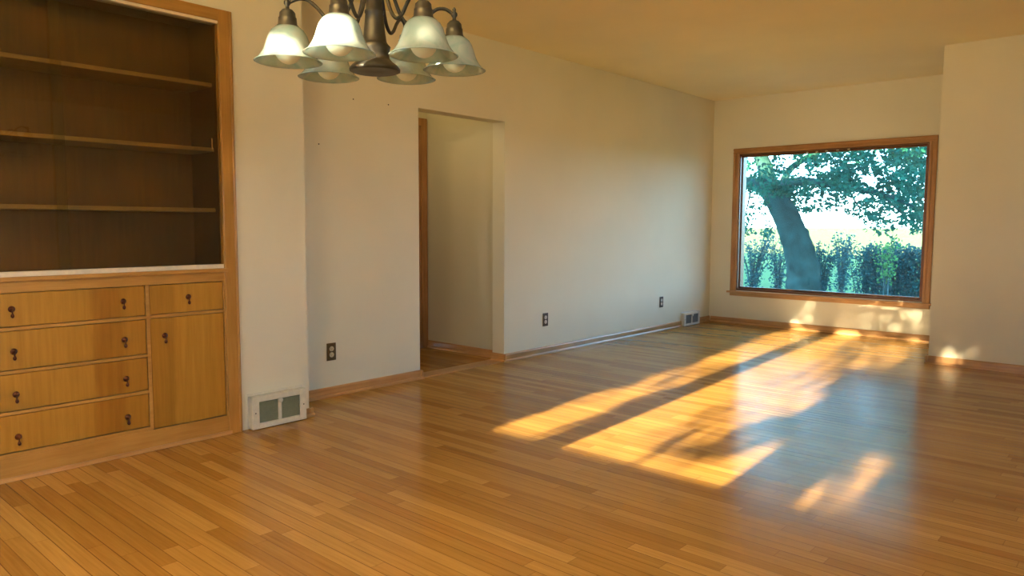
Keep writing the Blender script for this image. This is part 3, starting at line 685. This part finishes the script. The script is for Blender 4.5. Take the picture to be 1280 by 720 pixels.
# where the crown is open: (x, y that the ray through the gap reaches on the floor, half sizes, openness)
GAPS = [(1.42, 3.3, 0.13, 0.65, 1.0), (1.36, 3.9, 0.13, 0.5, 0.9), (1.62, 3.15, 0.12, 0.5, 0.35), (1.36, 4.85, 0.17, 0.5, 0.7), (1.30, 5.9, 0.16, 0.55, 1), (1.24, 6.7, 0.17, 0.6, 1), (1.14, 7.4, 0.17, 0.5, 0.9),
        (1.52, 4.0, 0.10, 0.5, 0.25),
        (1.86, 3.3, 0.12, 0.6, 1), (1.84, 3.9, 0.13, 0.6, 1), (1.80, 4.7, 0.16, 0.7, 1), (1.74, 5.6, 0.18, 0.7, 1), (1.66, 6.5, 0.17, 0.7, 1), (1.58, 7.3, 0.17, 0.7, 0.95),
        (2.02, 3.10, 0.13, 0.22, 0.95), (2.25, 2.98, 0.17, 0.20, 0.95), (2.55, 3.05, 0.13, 0.30, 1), (2.61, 3.4, 0.10, 0.3, 0.95), (2.15, 3.5, 0.12, 0.22, 0.6), (2.34, 3.65, 0.12, 0.2, 0.35),
        (2.05, 3.95, 0.24, 0.45, 0.75), (2.22, 4.6, 0.18, 0.5, 0.9), (2.10, 5.3, 0.16, 0.5, 0.9), (1.98, 5.9, 0.14, 0.4, 0.75), (1.90, 6.5, 0.12, 0.5, 0.6), (2.0, 4.75, 0.14, 0.4, 0.95),
        (2.35, 6.45, 0.24, 0.35, 0.6), (2.15, 7.05, 0.24, 0.35, 0.65), (2.30, 7.6, 0.24, 0.35, 0.6), (1.92, 7.5, 0.16, 0.4, 0.6), (2.45, 6.95, 0.14, 0.3, 0.7), (1.75, 7.85, 0.2, 0.2, 0.4),
        (3.02, 3.45, 0.10, 0.40, 0.45), (3.10, 3.0, 0.12, 0.35, 0.6),
        (1.03, 8.8, 0.09, 0.9, 0.10), (1.35, 8.5, 0.12, 0.5, 0.05), (1.80, 8.8, 0.13, 0.7, 0.08), (2.05, 8.9, 0.11, 0.7, 0.12), (2.22, 9.0, 0.06, 1.0, 0.12),
        (2.70, 7.15, 0.09, 0.28, 0.20), (2.90, 7.62, 0.07, 0.34, 0.22), (3.0, 7.52, 0.06, 0.34, 0.18), (2.81, 7.42, 0.07, 0.18, 0.08)]
def flat_leaf(bm, p, s):
    t = rnd.uniform(0, 2*pi); a = Vector((cos(t), rnd.uniform(-0.5, 0.5), sin(t))); b = Vector((-sin(t), rnd.uniform(-0.5, 0.5), cos(t)))
    bm.faces.new([bm.verts.new(q) for q in (p-a*s*0.5, p+b*s*0.34, p+a*s*0.5, p-b*s*0.34)])
def openness(x, y):
    o = 0.0
    for a, b, rx, ry, k in GAPS:
        q = ((x-a)/rx)**2+((y-b)/ry)**2
        if q < 1.0: o = max(o, k)
        elif q < 1.5: o = max(o, k*(1.5-q)*2)
    # gaps through which the sun reaches the near lamp shades
    X, Z = x-SLOPE_X*(y-1.2), TAN_E*(y-1.2)
    for k, c in enumerate(SC):
        if k in LIT and abs(X-c.x) < 0.085 and -0.02 < Z-(c.z-TAN_E*(1.2-c.y)) < LIT[k][0]: o = max(o, LIT[k][1])
    return o
SC = [c+o_ for c, o_ in zip(shade_centres(), OFFS)]
LIT = {}
for k, c in enumerate(SC):
    v = c-CAM; zc = v.dot(Fw); px = 640+FPX*v.dot(Rt)/zc; py = 360-FPX*v.dot(Up)/zc
    if abs(px-424) < 12 and py < 85: LIT[k] = (0.09, 0.9)
    if abs(px-529) < 12: LIT[k] = (0.06, 0.22)
    if abs(px-360) < 12: LIT[k] = (0.05, 0.8)
n_leaf = 0
while n_leaf < 58000:
    x = rnd.uniform(0.75, 3.8); y = rnd.uniform(2.2, 12.2); n_leaf += 1
    if rnd.random() > -math.log(max(openness(x, y), 0.005))/5.0: continue
    dy = rnd.uniform(-0.15, 0.15)
    p = Vector((x-SLOPE_X*(y-GY0)+SLOPE_X*dy-2.4, dy, TAN_E*(y-GY0)-TAN_E*dy-GZ))
    flat_leaf(gl_, p, rnd.uniform(0.038, 0.055))
f = obj('foliage', gl_, M['garden_leaf'], garden); f['kind'] = 'stuff'
